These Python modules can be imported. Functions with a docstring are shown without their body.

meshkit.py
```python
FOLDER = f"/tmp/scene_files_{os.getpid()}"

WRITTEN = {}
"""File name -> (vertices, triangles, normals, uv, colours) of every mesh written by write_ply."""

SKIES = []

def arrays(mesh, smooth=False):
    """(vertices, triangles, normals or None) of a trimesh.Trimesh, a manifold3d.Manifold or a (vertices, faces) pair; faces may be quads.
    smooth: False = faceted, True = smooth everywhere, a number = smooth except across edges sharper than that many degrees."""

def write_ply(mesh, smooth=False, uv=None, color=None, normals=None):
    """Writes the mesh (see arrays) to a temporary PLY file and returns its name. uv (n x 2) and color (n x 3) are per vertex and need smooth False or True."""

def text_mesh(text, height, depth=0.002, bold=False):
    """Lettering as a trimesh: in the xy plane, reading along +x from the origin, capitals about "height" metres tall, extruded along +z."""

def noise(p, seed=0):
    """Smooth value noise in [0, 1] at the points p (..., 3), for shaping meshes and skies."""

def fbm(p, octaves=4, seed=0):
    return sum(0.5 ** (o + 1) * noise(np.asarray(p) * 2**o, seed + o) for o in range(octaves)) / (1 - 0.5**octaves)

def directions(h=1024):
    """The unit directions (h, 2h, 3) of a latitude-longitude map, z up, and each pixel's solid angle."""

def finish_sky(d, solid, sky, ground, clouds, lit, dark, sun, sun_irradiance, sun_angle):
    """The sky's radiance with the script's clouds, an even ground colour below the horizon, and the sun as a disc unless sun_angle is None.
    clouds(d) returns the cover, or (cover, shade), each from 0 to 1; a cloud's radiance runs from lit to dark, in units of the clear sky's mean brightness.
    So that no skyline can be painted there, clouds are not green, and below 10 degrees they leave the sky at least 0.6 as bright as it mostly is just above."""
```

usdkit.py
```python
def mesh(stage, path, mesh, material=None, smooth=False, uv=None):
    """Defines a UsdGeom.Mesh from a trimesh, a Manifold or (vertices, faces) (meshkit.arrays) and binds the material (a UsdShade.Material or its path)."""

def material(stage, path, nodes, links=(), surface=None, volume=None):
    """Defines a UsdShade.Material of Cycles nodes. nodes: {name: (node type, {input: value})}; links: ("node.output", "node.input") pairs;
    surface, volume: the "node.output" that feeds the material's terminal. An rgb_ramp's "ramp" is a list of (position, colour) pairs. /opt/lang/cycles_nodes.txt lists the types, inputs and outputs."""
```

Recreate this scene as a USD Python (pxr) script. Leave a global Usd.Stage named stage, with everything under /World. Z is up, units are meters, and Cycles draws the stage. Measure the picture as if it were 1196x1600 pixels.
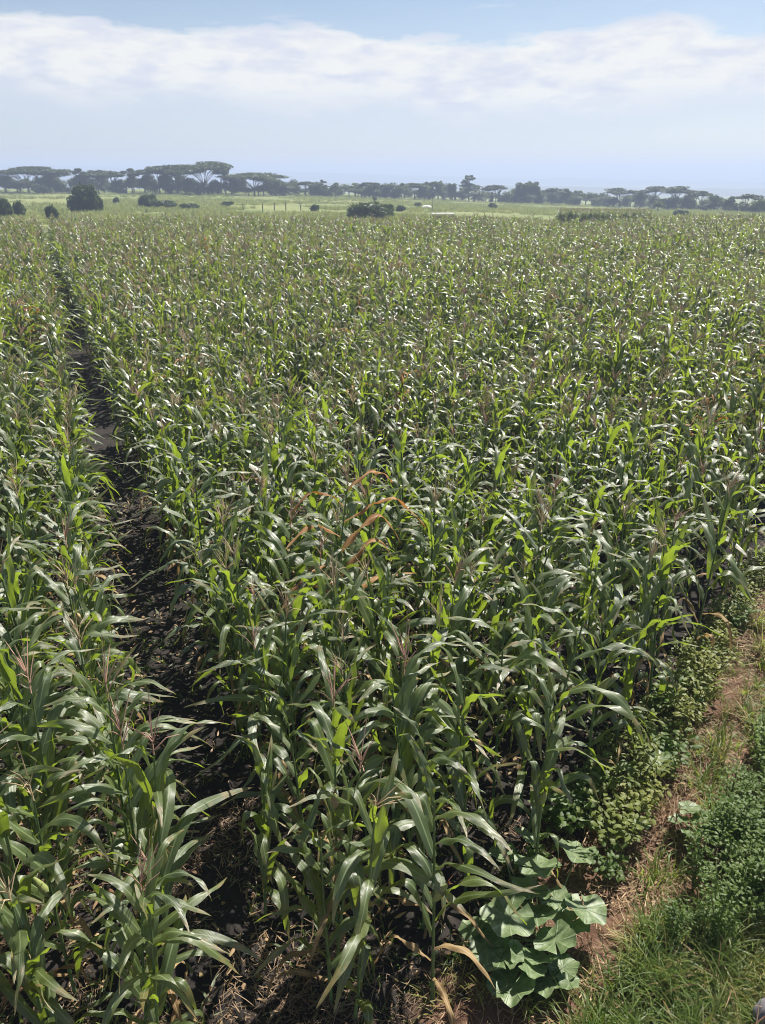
import math, random
import numpy as np
import usdkit, meshkit
from pxr import Usd, UsdGeom, UsdLux, UsdShade, Gf, Sdf, Vt

rng = np.random.default_rng(7)
random.seed(7)
stage = Usd.Stage.CreateInMemory()
UsdGeom.SetStageUpAxis(stage, 'Z')
UsdGeom.SetStageMetersPerUnit(stage, 1.0)
UsdGeom.Xform.Define(stage, '/World')
UsdGeom.Scope.Define(stage, '/World/Looks')

# ---------------------------------------------------------------- camera, sky, sun
CAM_H, FPX, HORIZON = 5.2, 1196.0, 272.0
PITCH = math.atan((800 - HORIZON) / FPX)
EXPOSURE = 1.08
cam = UsdGeom.Camera.Define(stage, '/World/camera')
cam.CreateFocalLengthAttr(36.0)
cam.CreateHorizontalApertureAttr(36.0)
cam.CreateVerticalApertureAttr(48.0)
cam.CreateClippingRangeAttr(Gf.Vec2f(0.05, 20000))
cam.CreateExposureAttr(EXPOSURE)
cam.AddTranslateOp().Set(Gf.Vec3d(0, 0, CAM_H))
cam.AddRotateXOp().Set(90 - math.degrees(PITCH))

SUN_AZ, SUN_EL = math.radians(36), math.radians(51)
SKY_STRENGTH = 0.05
sky_nodes = {
    'sky': ('sky_texture', {'sky_type': 'single_scattering', 'sun_disc': False, 'sun_elevation': SUN_EL, 'sun_rotation': SUN_AZ,
                            'altitude': 1200.0, 'air_density': 1.0, 'aerosol_density': 1.6, 'ozone_density': 1.0}),
    'pos': ('texture_coordinate', {}),
    'sep': ('separate_xyz', {}),
    # broad undulation of the cloud bank
    'mapA': ('mapping', {'scale': (1.0, 1.0, 2.2), 'location': (0.35, 0.1, 0.0)}),
    'nA': ('noise_texture', {'scale': 3.2, 'detail': 2.0, 'roughness': 0.5}),
    'mapB': ('mapping', {'scale': (1.0, 1.0, 3.2), 'location': (3.1, 0.7, 0.4)}),
    'nB': ('noise_texture', {'scale': 21.0, 'detail': 8.0, 'roughness': 0.55, 'distortion': 0.15}),
    'mapC': ('mapping', {'scale': (1.0, 1.0, 9.0), 'location': (1.3, 2.2, 0.0)}),
    'nC': ('noise_texture', {'scale': 6.0, 'detail': 6.0, 'roughness': 0.55, 'distortion': 0.4}),
    'hA': ('math', {'math_type': 'multiply_add', 'value2': 0.10, 'value3': -0.05}),
    'hB': ('math', {'math_type': 'multiply_add', 'value2': 0.035, 'value3': -0.0175}),
    'e1': ('math', {'math_type': 'add'}),
    'e2': ('math', {'math_type': 'add'}),
    'bank': ('rgb_ramp', {'ramp': [(0.0, (0.25,) * 3), (0.04, (0.35,) * 3), (0.07, (0.7,) * 3), (0.095, (1.0,) * 3), (0.142, (1.0,) * 3), (0.149, (0.15,) * 3), (0.2, (0.0,) * 3), (1, (0.0,) * 3)]}),
    'wisp': ('rgb_ramp', {'ramp': [(0.0, (0,) * 3), (0.56, (0,) * 3), (0.72, (0.4,) * 3), (1, (0.5,) * 3)]}),
    'cover': ('math', {'math_type': 'maximum', 'use_clamp': True}),
    'shade': ('rgb_ramp', {'ramp': [(0.0, (0,) * 3), (0.36, (0,) * 3), (0.58, (1,) * 3), (1, (1,) * 3)]}),
    'low': ('rgb_ramp', {'ramp': [(0.0, (0,) * 3), (0.062, (0.0,) * 3), (0.092, (1,) * 3), (1, (1,) * 3)]}),
    'lit': ('math', {'math_type': 'multiply'}),
    'ccol': ('mix_color', {'a': (7.0, 7.25, 8.2), 'b': (8.9, 8.9, 8.6), 'use_clamp': False}),
    'mixc': ('mix_color', {}),
    'bg': ('background_shader', {'strength': SKY_STRENGTH}),
}
sky_links = [('pos.generated', 'sep.vector'), ('pos.generated', 'mapA.vector'), ('pos.generated', 'mapB.vector'), ('pos.generated', 'mapC.vector'),
             ('mapA.vector', 'nA.vector'), ('mapB.vector', 'nB.vector'), ('mapC.vector', 'nC.vector'),
             ('nA.fac', 'hA.value1'), ('nB.fac', 'hB.value1'), ('sep.z', 'e1.value1'), ('hA.value', 'e1.value2'),
             ('e1.value', 'e2.value1'), ('hB.value', 'e2.value2'), ('e2.value', 'bank.fac'), ('nC.fac', 'wisp.fac'),
             ('bank.color', 'cover.value1'), ('wisp.color', 'cover.value2'), ('nB.fac', 'shade.fac'), ('e1.value', 'low.fac'),
             ('shade.color', 'lit.value1'), ('low.color', 'lit.value2'), ('lit.value', 'ccol.fac'),
             ('cover.value', 'mixc.fac'), ('sky.color', 'mixc.a'), ('ccol.result', 'mixc.b'), ('mixc.result', 'bg.color')]
sky_nodes['mixc'][1]['use_clamp'] = True
sky_mat = usdkit.material(stage, '/World/Looks/sky_light', sky_nodes, sky_links, surface='bg.background')
dome = UsdLux.DomeLight.Define(stage, '/World/sky')
UsdShade.MaterialBindingAPI.Apply(dome.GetPrim()).Bind(sky_mat)
dome.GetPrim().SetCustomDataByKey('kind', 'structure')
sun = UsdLux.DistantLight.Define(stage, '/World/sun')
sun.CreateNormalizeAttr(True)
sun.CreateIntensityAttr(1.25)
sun.CreateAngleAttr(0.53)
sun.CreateColorAttr(Gf.Vec3f(1.0, 0.95, 0.86))
sun.AddRotateZOp().Set(180 - math.degrees(SUN_AZ))
sun.AddRotateXOp().Set(90 - math.degrees(SUN_EL))
sun.GetPrim().SetCustomDataByKey('kind', 'structure')
HAZE_DENSITY = 0.00105


# ---------------------------------------------------------------- helpers
def ray(px, py):
    a, b = (px - 598) / FPX, (800 - py) / FPX
    return np.array([a, math.cos(PITCH) + b * math.sin(PITCH), -math.sin(PITCH) + b * math.cos(PITCH)])


def at(px, py, z=0.0):
    """The point at height z that the photograph shows at px, py."""
    d = ray(px, py)
    return np.array([0, 0, CAM_H]) + d * ((z - CAM_H) / d[2])


def terrain(x, y):
    """Ground height: flat under the field, falling gently away to the right behind it and down to a wide plain."""
    x, y = np.asarray(x, float), np.asarray(y, float)
    k = np.clip((x / np.maximum(y, 1) + 0.30) / 0.75, 0, 1)
    k = 0.027 * k * k * (3 - 2 * k)
    z = -k * np.clip(y - 78, 0, 260) - 0.02 * np.clip(y - 330, 0, 900)
    return z


def on_ground(px, py):
    d = ray(px, py)
    t = 1.0
    for _ in range(400):
        p = np.array([0, 0, CAM_H]) + d * t
        h = p[2] - float(terrain(p[0], p[1]))
        if h < 0.02:
            break
        t += max(h * 0.9 / max(-d[2] + 0.03, 0.03), 0.05) * 0.5
    return p


used = {}


def numbered(path):
    n = used.get(path, 0)
    used[path] = n + 1
    return path if n == 0 else f'{path}_{n:03d}'


def tag(prim, label=None, cat=None, group=None, kind=None):
    for k, v in (('label', label), ('category', cat), ('group', group), ('kind', kind)):
        if v:
            prim.SetCustomDataByKey(k, v)
    return prim


def part(parent, name, mesh, mat, smooth=True):
    """mesh: (v, f) or (v, f, uv)."""
    uv = mesh[2] if len(mesh) > 2 else None
    return usdkit.mesh(stage, numbered(f'{parent}/{name}'), (mesh[0], mesh[1]), mat, smooth=smooth, uv=uv).GetPrim()


def place(prim, loc, rz=0.0, tilt=(0, 0), scale=1.0):
    x = UsdGeom.Xformable(prim)
    x.AddTranslateOp().Set(Gf.Vec3d(*map(float, loc)))
    x.AddRotateZOp().Set(float(rz))
    if tilt != (0, 0):
        x.AddRotateXYZOp().Set(Gf.Vec3f(float(tilt[0]), float(tilt[1]), 0))
    s = (scale,) * 3 if np.ndim(scale) == 0 else scale
    x.AddScaleOp().Set(Gf.Vec3f(*map(float, s)))
    return prim


def cat_mesh(ms):
    vs, fs, us, n = [], [], [], 0
    for m in ms:
        vs.append(m[0]); fs.append(np.asarray(m[1]) + n); n += len(m[0])
        us.append(m[2] if len(m) > 2 else np.zeros((len(m[0]), 2)))
    return np.vstack(vs), np.vstack(fs), np.vstack(us)


def tube(pts, radii, sides=5):
    pts = np.asarray(pts, float); n = len(pts)
    radii = np.broadcast_to(np.asarray(radii, float), n)
    t = np.gradient(pts, axis=0); t /= np.linalg.norm(t, axis=1, keepdims=True) + 1e-12
    ref = np.where(np.abs(t[:, 2:3]) > 0.9, [[1.0, 0, 0]], [[0, 0, 1.0]])
    a = np.cross(t, ref); a /= np.linalg.norm(a, axis=1, keepdims=True) + 1e-12
    b = np.cross(t, a)
    ang = np.arange(sides) / sides * 2 * np.pi
    v = pts[:, None] + radii[:, None, None] * (np.cos(ang)[None, :, None] * a[:, None] + np.sin(ang)[None, :, None] * b[:, None])
    i, j = np.meshgrid(np.arange(n - 1), np.arange(sides), indexing='ij')
    q = np.stack([i * sides + j, (i + 1) * sides + j, (i + 1) * sides + (j + 1) % sides, i * sides + (j + 1) % sides], -1).reshape(-1, 4)
    f = np.vstack([q[:, [0, 1, 2]], q[:, [0, 2, 3]]])
    caps = [[(n - 1) * sides, (n - 1) * sides + k + 1, (n - 1) * sides + k] for k in range(1, sides - 1)]
    uv = np.stack([np.tile(ang / 6.283, n), np.repeat(np.linspace(0, 1, n), sides)], 1)
    return v.reshape(-1, 3), np.vstack([f, caps]) if caps else f, uv


def grid_faces(n, m):
    i, j = np.meshgrid(np.arange(n - 1), np.arange(m - 1), indexing='ij')
    q = np.stack([i * m + j, i * m + j + 1, (i + 1) * m + j + 1, (i + 1) * m + j], -1).reshape(-1, 4)
    return np.vstack([q[:, [0, 1, 2]], q[:, [0, 2, 3]]])


def blade(r, base, az, L, W, th0, th1, c=0.45, k=7.0, twist=0.3, fold=0.35, wave=0.012, n=13, m=5, side=0.15, width=None):
    """One strap-shaped leaf that rises from base at angle th0 from the vertical and arches over to th1."""
    s = np.linspace(0, 1, n)
    g = 1 / (1 + np.exp(-k * (s - c))); g = (g - g[0]) / (g[-1] - g[0])
    th = th0 + (th1 - th0) * g
    a = az + side * s ** 1.5
    d = np.stack([np.sin(th) * np.cos(a), np.sin(th) * np.sin(a), np.cos(th)], 1)
    p = np.vstack([[0, 0, 0], np.cumsum((d[1:] + d[:-1]) / 2, 0) * L / (n - 1)]) + base
    cr = np.stack([-np.sin(a), np.cos(a), 0 * a], 1)
    nr = np.cross(cr, d)
    tw = twist * s ** 1.3
    cr, nr = cr * np.cos(tw)[:, None] + nr * np.sin(tw)[:, None], nr * np.cos(tw)[:, None] - cr * np.sin(tw)[:, None]
    w = W * (np.minimum(1, 0.55 + 1.6 * s) * np.clip(1 - s ** 2.6, 0, 1) ** 0.8 if width is None else width(s))
    u = np.linspace(-1, 1, m)
    ph = r.uniform(0, 6.28, 2); fr = r.uniform(2.2, 3.8, 2)
    wl = np.sin(fr[0] * 6.28 * s + ph[0]); wr = np.sin(fr[1] * 6.28 * s + ph[1])
    wv = wave * np.minimum(1, 3 * s) * np.clip(1.15 - s, 0, 1)
    off = np.abs(u)[None] * (w * fold * (1 - 0.6 * s))[:, None] + (np.abs(u) ** 2)[None] * np.where(u[None] < 0, (wl * wv)[:, None], (wr * wv)[:, None])
    v = p[:, None] + cr[:, None] * (u[None] * w[:, None])[..., None] + nr[:, None] * off[..., None]
    uv = np.stack([np.tile((u + 1) / 2, n), np.repeat(s, m)], 1)
    return v.reshape(-1, 3), grid_faces(n, m), uv


def instancer(path, protos, where, index, rot, scale, label=None, cat=None, kind='stuff', group=None, tilt=0.0):
    """protos: lists of (name, mesh, material); where (n,3); rot: angles about z; scale (n,)."""
    pi = UsdGeom.PointInstancer.Define(stage, path)
    targets = []
    for k, ps in enumerate(protos):
        pp = f'{path}/kinds/kind_{k:03d}'
        UsdGeom.Xform.Define(stage, pp)
        for name, mesh, mat in ps:
            part(pp, name, mesh, mat)
        targets.append(pp)
    pi.CreatePrototypesRel().SetTargets(targets)
    n = len(where)
    pi.CreateProtoIndicesAttr(Vt.IntArray.FromNumpy(np.asarray(index, np.int32)))
    pi.CreatePositionsAttr(Vt.Vec3fArray.FromNumpy(np.asarray(where, np.float32)))
    h = np.asarray(rot) / 2
    ax = rng.uniform(-1, 1, (n, 2)) * tilt / 2
    q = np.stack([np.cos(h), ax[:, 0], ax[:, 1], np.sin(h)], 1); q /= np.linalg.norm(q, axis=1, keepdims=True)
    pi.CreateOrientationsAttr(Vt.QuathArray([Gf.Quath(float(a), float(b), float(c), float(d)) for a, b, c, d in q]))
    s = np.asarray(scale, np.float32)
    pi.CreateScalesAttr(Vt.Vec3fArray.FromNumpy(np.repeat(s[:, None], 3, 1) if s.ndim == 1 else s))
    return tag(pi.GetPrim(), label, cat, group, kind)


# ---------------------------------------------------------------- materials
def leafy(name, lo, hi, trans, rough=0.42, spec=0.5, tfac=0.35, coat=0.0, midrib=None, veins=False, island=True):
    nodes = {
        'oi': ('object_info', {}), 'geo': ('geometry', {}),
        'rnd': ('math', {'math_type': 'add'}), 'fr': ('math', {'math_type': 'fraction'}),
        'ramp': ('rgb_ramp', {'ramp': [(0, lo), (1, hi)]}),
        'tramp': ('rgb_ramp', {'ramp': [(0, tuple(0.75 * t for t in trans)), (1, tuple(1.15 * t for t in trans))]}),
        'p': ('principled_bsdf', {'roughness': rough, 'specular_ior_level': spec, 'coat_weight': coat, 'coat_roughness': 0.33}),
        't': ('translucent_bsdf', {}), 'mix': ('mix_closure', {'fac': tfac}),
    }
    links = [('oi.random', 'rnd.value1'), ('geo.random_per_island' if island else 'oi.random', 'rnd.value2'), ('rnd.value', 'fr.value1'), ('fr.value', 'ramp.fac'), ('fr.value', 'tramp.fac'),
             ('tramp.color', 't.color'), ('p.BSDF', 'mix.closure1'), ('t.BSDF', 'mix.closure2')]
    src = 'ramp.color'
    if midrib:
        nodes.update({'uv': ('attribute', {'attribute': 'st'}), 'sx': ('separate_xyz', {}),
                      'dx': ('math', {'math_type': 'subtract', 'value2': 0.5}), 'ab': ('math', {'math_type': 'absolute'}),
                      'rib': ('rgb_ramp', {'ramp': [(0, (1,) * 3), (0.035, (1,) * 3), (0.06, (0,) * 3), (1, (0,) * 3)]}),
                      'mr': ('mix_color', {'b': midrib}),
                      'tc': ('texture_coordinate', {}), 'blot': ('noise_texture', {'scale': 5.0, 'detail': 3.0}),
                      'br': ('rgb_ramp', {'ramp': [(0, (0.72,) * 3), (1, (1.28,) * 3)]}),
                      'bm': ('mix_color', {'blend_type': 'multiply', 'fac': 1.0, 'use_clamp': False}),
                      'an': ('noise_texture', {'scale': 14.0, 'detail': 4.0, 'roughness': 0.6}),
                      'av': ('math', {'math_type': 'multiply_add', 'value2': 0.62}), 'ar': ('rgb_ramp', {'ramp': [(0, (0,) * 3), (0.80, (0,) * 3), (0.96, (0.85,) * 3), (1, (1,) * 3)]}),
                      'am': ('math', {'math_type': 'multiply', 'value2': 0.72}), 'age': ('mix_color', {'b': (0.24, 0.17, 0.075)})})
        links += [('uv.vector', 'sx.vector'), ('sx.x', 'dx.value1'), ('dx.value', 'ab.value1'), ('ab.value', 'rib.fac'), ('rib.color', 'mr.fac'), ('ramp.color', 'mr.a'),
                  ('tc.object', 'blot.vector'), ('blot.fac', 'br.fac'), ('mr.result', 'bm.a'), ('br.color', 'bm.b'),
                  ('tc.object', 'an.vector'), ('an.fac', 'am.value1'), ('sx.y', 'av.value1'), ('am.value', 'av.value3'), ('av.value', 'ar.fac'), ('bm.result', 'age.a'), ('ar.color', 'age.fac')]
        src = 'age.result'
        if veins:
            nodes.update({'vm': ('math', {'math_type': 'multiply', 'value2': 88.0}), 'vs': ('math', {'math_type': 'sine'}),
                          'bump': ('bump', {'strength': 0.35, 'distance': 0.004})})
            links += [('sx.x', 'vm.value1'), ('vm.value', 'vs.value1'), ('vs.value', 'bump.height'), ('bump.normal', 'p.normal')]
    links.append((src, 'p.base_color'))
    return usdkit.material(stage, f'/World/Looks/{name}', nodes, links, surface='mix.closure')


def plain(name, lo, hi, rough=0.8, scale=8.0, bump=0.0, detail=5.0, spec=0.3):
    nodes = {'tc': ('texture_coordinate', {}), 'oi': ('object_info', {}),
             'n': ('noise_texture', {'scale': scale, 'detail': detail, 'roughness': 0.6}),
             'add': ('math', {'math_type': 'multiply_add', 'value2': 0.3, 'value3': -0.15}), 'ad': ('math', {'math_type': 'add'}),
             'r': ('rgb_ramp', {'ramp': [(0, lo), (0.3, lo), (0.7, hi), (1, hi)]}),
             'p': ('principled_bsdf', {'roughness': rough, 'specular_ior_level': spec})}
    links = [('tc.object', 'n.vector'), ('oi.random', 'add.value1'), ('add.value', 'ad.value1'), ('n.fac', 'ad.value2'), ('ad.value', 'r.fac'), ('r.color', 'p.base_color')]
    if bump:
        nodes['b'] = ('bump', {'strength': 0.6, 'distance': bump})
        links += [('n.fac', 'b.height'), ('b.normal', 'p.normal')]
    return usdkit.material(stage, f'/World/Looks/{name}', nodes, links, surface='p.BSDF')


M_LEAF = leafy('maize_leaf', (0.046, 0.076, 0.016), (0.088, 0.115, 0.030), (0.31, 0.43, 0.03), rough=0.45, spec=1.1, tfac=0.36, coat=0.42, midrib=(0.20, 0.27, 0.12), veins=True)
M_LEAF_FAR = leafy('maize_leaf_far', (0.048, 0.072, 0.018), (0.092, 0.112, 0.034), (0.30, 0.40, 0.035), rough=0.46, spec=0.9, tfac=0.37, coat=0.22)
M_DRY = leafy('dry_leaf', (0.20, 0.12, 0.05), (0.36, 0.26, 0.13), (0.40, 0.25, 0.10), rough=0.7, spec=0.3, tfac=0.3, midrib=(0.4, 0.32, 0.2))
M_ORANGE = leafy('withered_leaf', (0.22, 0.10, 0.03), (0.36, 0.19, 0.07), (0.45, 0.2, 0.05), rough=0.65, spec=0.3, tfac=0.3, midrib=(0.4, 0.28, 0.16))
M_STALK = plain('maize_stalk', (0.05, 0.10, 0.03), (0.11, 0.15, 0.05), rough=0.5, scale=6)
M_TASSEL = plain('maize_tassel', (0.34, 0.25, 0.14), (0.50, 0.39, 0.24), rough=0.8, scale=20)
M_TASSEL_RED = plain('maize_tassel_pink', (0.34, 0.20, 0.14), (0.46, 0.29, 0.21), rough=0.8, scale=20)
M_HUSK = plain('maize_husk', (0.14, 0.20, 0.06), (0.26, 0.28, 0.10), rough=0.6, scale=14)
M_HUSK_DRY = plain('maize_husk_dry', (0.36, 0.25, 0.13), (0.52, 0.40, 0.24), rough=0.75, scale=14)
M_SILK = plain('maize_silk', (0.10, 0.04, 0.02), (0.2, 0.09, 0.04), rough=0.8, scale=30)
M_GRASS = leafy('grass_blade', (0.06, 0.11, 0.02), (0.13, 0.175, 0.04), (0.32, 0.44, 0.05), rough=0.5, tfac=0.4)
M_GRASS_Y = leafy('yellow_grass_blade', (0.10, 0.13, 0.03), (0.22, 0.20, 0.06), (0.40, 0.42, 0.08), rough=0.5, tfac=0.4)
M_MEADOW = leafy('meadow_grass', (0.13, 0.17, 0.045), (0.24, 0.26, 0.08), (0.34, 0.38, 0.10), rough=0.6, tfac=0.35)
M_STRAW = leafy('straw', (0.14, 0.07, 0.035), (0.40, 0.27, 0.14), (0.3, 0.2, 0.1), rough=0.65, tfac=0.15)
M_WEED = leafy('weed_leaf', (0.055, 0.10, 0.018), (0.105, 0.15, 0.032), (0.30, 0.46, 0.04), rough=0.5, spec=0.3, tfac=0.42)
M_WEED_Y = leafy('yellow_weed_leaf', (0.10, 0.14, 0.03), (0.19, 0.20, 0.05), (0.36, 0.42, 0.05), rough=0.5, spec=0.3, tfac=0.42)
M_STEM = plain('weed_stem', (0.07, 0.09, 0.03), (0.14, 0.12, 0.06), rough=0.6, scale=10)
M_TREE = leafy('tree_leaf', (0.035, 0.06, 0.022), (0.085, 0.11, 0.04), (0.13, 0.19, 0.04), rough=0.55, spec=0.4, tfac=0.32)
M_ACACIA = leafy('acacia_leaf', (0.035, 0.055, 0.026), (0.07, 0.09, 0.04), (0.10, 0.14, 0.04), rough=0.55, spec=0.35, tfac=0.28)
M_BUSH = leafy('bush_leaf', (0.025, 0.05, 0.018), (0.06, 0.085, 0.03), (0.09, 0.14, 0.03), rough=0.55, spec=0.35, tfac=0.25)
M_BARK = plain('bark', (0.07, 0.055, 0.045), (0.16, 0.13, 0.10), rough=0.9, scale=3, bump=0.02)
M_CLOD = plain('soil_clod', (0.014, 0.012, 0.011), (0.034, 0.028, 0.024), rough=0.95, scale=9, bump=0.01)
M_STONE = plain('grey_stone', (0.09, 0.085, 0.09), (0.15, 0.14, 0.15), rough=0.9, scale=12, bump=0.004)
M_TIN = plain('pale_roof_sheet', (0.26, 0.24, 0.20), (0.38, 0.36, 0.31), rough=0.5, scale=3)
M_WOOD = plain('weathered_wood', (0.07, 0.06, 0.05), (0.17, 0.14, 0.11), rough=0.9, scale=7)
M_SHEET = plain('white_sheet', (0.62, 0.63, 0.62), (0.78, 0.78, 0.76), rough=0.6, scale=4)
M_PETIOLE = plain('petiole', (0.16, 0.22, 0.08), (0.26, 0.32, 0.13), rough=0.55, scale=10)

# squash leaf: radiating pale veins and silvery mottling (radial coordinate in st)
M_SQUASH = usdkit.material(stage, '/World/Looks/squash_leaf', {
    'uv': ('attribute', {'attribute': 'st'}), 'sx': ('separate_xyz', {}), 'oi': ('object_info', {}),
    'va': ('math', {'math_type': 'multiply', 'value2': 9.0}), 'vf': ('math', {'math_type': 'pingpong', 'value2': 0.5}),
    'vr': ('rgb_ramp', {'ramp': [(0, (1,) * 3), (0.03, (1,) * 3), (0.09, (0,) * 3), (1, (0,) * 3)]}),
    'tc': ('texture_coordinate', {}), 'n': ('noise_texture', {'scale': 26.0, 'detail': 4.0, 'roughness': 0.6}),
    'nr': ('rgb_ramp', {'ramp': [(0, (0.055, 0.10, 0.028)), (0.42, (0.085, 0.135, 0.042)), (0.6, (0.16, 0.21, 0.09)), (1, (0.25, 0.29, 0.15))]}),
    'mix': ('mix_color', {'b': (0.22, 0.28, 0.15)}),
    'hs': ('math', {'math_type': 'multiply', 'value2': 0.5}),
    'bsub': ('math', {'math_type': 'subtract'}), 'b': ('bump', {'strength': 0.6, 'distance': 0.006}),
    'p': ('principled_bsdf', {'roughness': 0.52, 'specular_ior_level': 0.7, 'sheen_weight': 0.12}), 't': ('translucent_bsdf', {'color': (0.16, 0.32, 0.06)}),
    'm': ('mix_closure', {'fac': 0.27})},
    [('uv.vector', 'sx.vector'), ('sx.x', 'va.value1'), ('va.value', 'vf.value1'), ('vf.value', 'vr.fac'), ('tc.object', 'n.vector'), ('n.fac', 'nr.fac'),
     ('nr.color', 'mix.a'), ('vr.color', 'mix.fac'), ('mix.result', 'p.base_color'), ('n.fac', 'hs.value1'), ('hs.value', 'bsub.value1'), ('vr.color', 'bsub.value2'), ('bsub.value', 'b.height'), ('b.normal', 'p.normal'),
     ('p.BSDF', 'm.closure1'), ('t.BSDF', 'm.closure2')], surface='m.closure')

# ground: dark field soil or pale grassland by the vertex primvar "grassy"; brown earth by "trodden"
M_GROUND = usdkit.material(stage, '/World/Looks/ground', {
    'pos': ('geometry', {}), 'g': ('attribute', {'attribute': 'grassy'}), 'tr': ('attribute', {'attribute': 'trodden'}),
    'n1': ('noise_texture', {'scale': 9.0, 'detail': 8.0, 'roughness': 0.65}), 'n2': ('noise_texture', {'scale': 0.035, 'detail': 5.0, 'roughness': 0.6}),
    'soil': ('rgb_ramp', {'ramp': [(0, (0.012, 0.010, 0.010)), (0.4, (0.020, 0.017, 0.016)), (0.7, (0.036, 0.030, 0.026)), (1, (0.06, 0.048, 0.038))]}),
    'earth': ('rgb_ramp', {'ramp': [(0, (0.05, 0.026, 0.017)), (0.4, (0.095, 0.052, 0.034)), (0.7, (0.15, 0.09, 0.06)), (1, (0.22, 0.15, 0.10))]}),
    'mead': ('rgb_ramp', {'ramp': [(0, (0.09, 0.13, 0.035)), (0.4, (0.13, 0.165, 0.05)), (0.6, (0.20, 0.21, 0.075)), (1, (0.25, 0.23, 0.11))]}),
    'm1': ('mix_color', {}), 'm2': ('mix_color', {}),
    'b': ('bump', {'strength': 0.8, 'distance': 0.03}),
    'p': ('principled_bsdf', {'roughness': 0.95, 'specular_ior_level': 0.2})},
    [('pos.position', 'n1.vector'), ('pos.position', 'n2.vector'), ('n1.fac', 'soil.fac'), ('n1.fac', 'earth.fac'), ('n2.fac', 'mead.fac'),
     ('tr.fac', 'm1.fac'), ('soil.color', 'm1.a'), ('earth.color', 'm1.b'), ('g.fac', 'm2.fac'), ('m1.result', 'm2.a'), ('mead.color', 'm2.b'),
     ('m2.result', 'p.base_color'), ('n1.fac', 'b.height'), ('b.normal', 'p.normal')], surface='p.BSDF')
M_HILL = plain('far_hill', (0.05, 0.065, 0.04), (0.11, 0.12, 0.07), rough=0.95, scale=0.01)

# ---------------------------------------------------------------- ground
ROW_D = np.array([-0.391, 0.920]); ROW_N = np.array([0.920, 0.391])
ALLEY_C = 0.55


def edge_x(y):
    """Right-hand edge of the maize: x at depth y."""
    return 0.66 + 0.82 * (y - 3.76)


def graded(lo_far, lo, hi, hi_far, step, grow=1.13):
    mid = list(np.arange(lo, hi, step)); a, s = hi, step
    up = []
    while a < hi_far:
        up.append(a); s *= grow; a += s
    up.append(hi_far)
    dn, a, s = [], lo, step
    while True:
        s *= grow; a -= s
        if a < lo_far:
            break
        dn.append(a)
    return np.array([lo_far] + dn[::-1] + mid + up)


gx, gy = graded(-3900, -5, 8, 3900, 0.07), graded(-60, 2, 13, 3900, 0.07)
X, Y = np.meshgrid(gx, gy, indexing='ij')
P = np.stack([X, Y, 0 * X], -1)
near = np.clip(1 - (np.hypot(X, Y) - 10) / 25, 0, 1)
Z = terrain(X, Y) + near * ((meshkit.fbm(P * 2.2, 4, 3) - 0.5) * 0.14 + (meshkit.fbm(P * 9, 2, 5) - 0.5) * 0.04) - 0.0
rowc = X * ROW_N[0] + Y * ROW_N[1]
Z = Z + near * 0.03 * np.cos((rowc - ALLEY_C - 0.62) / 0.64 * 2 * np.pi) * (X < edge_x(Y))


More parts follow.
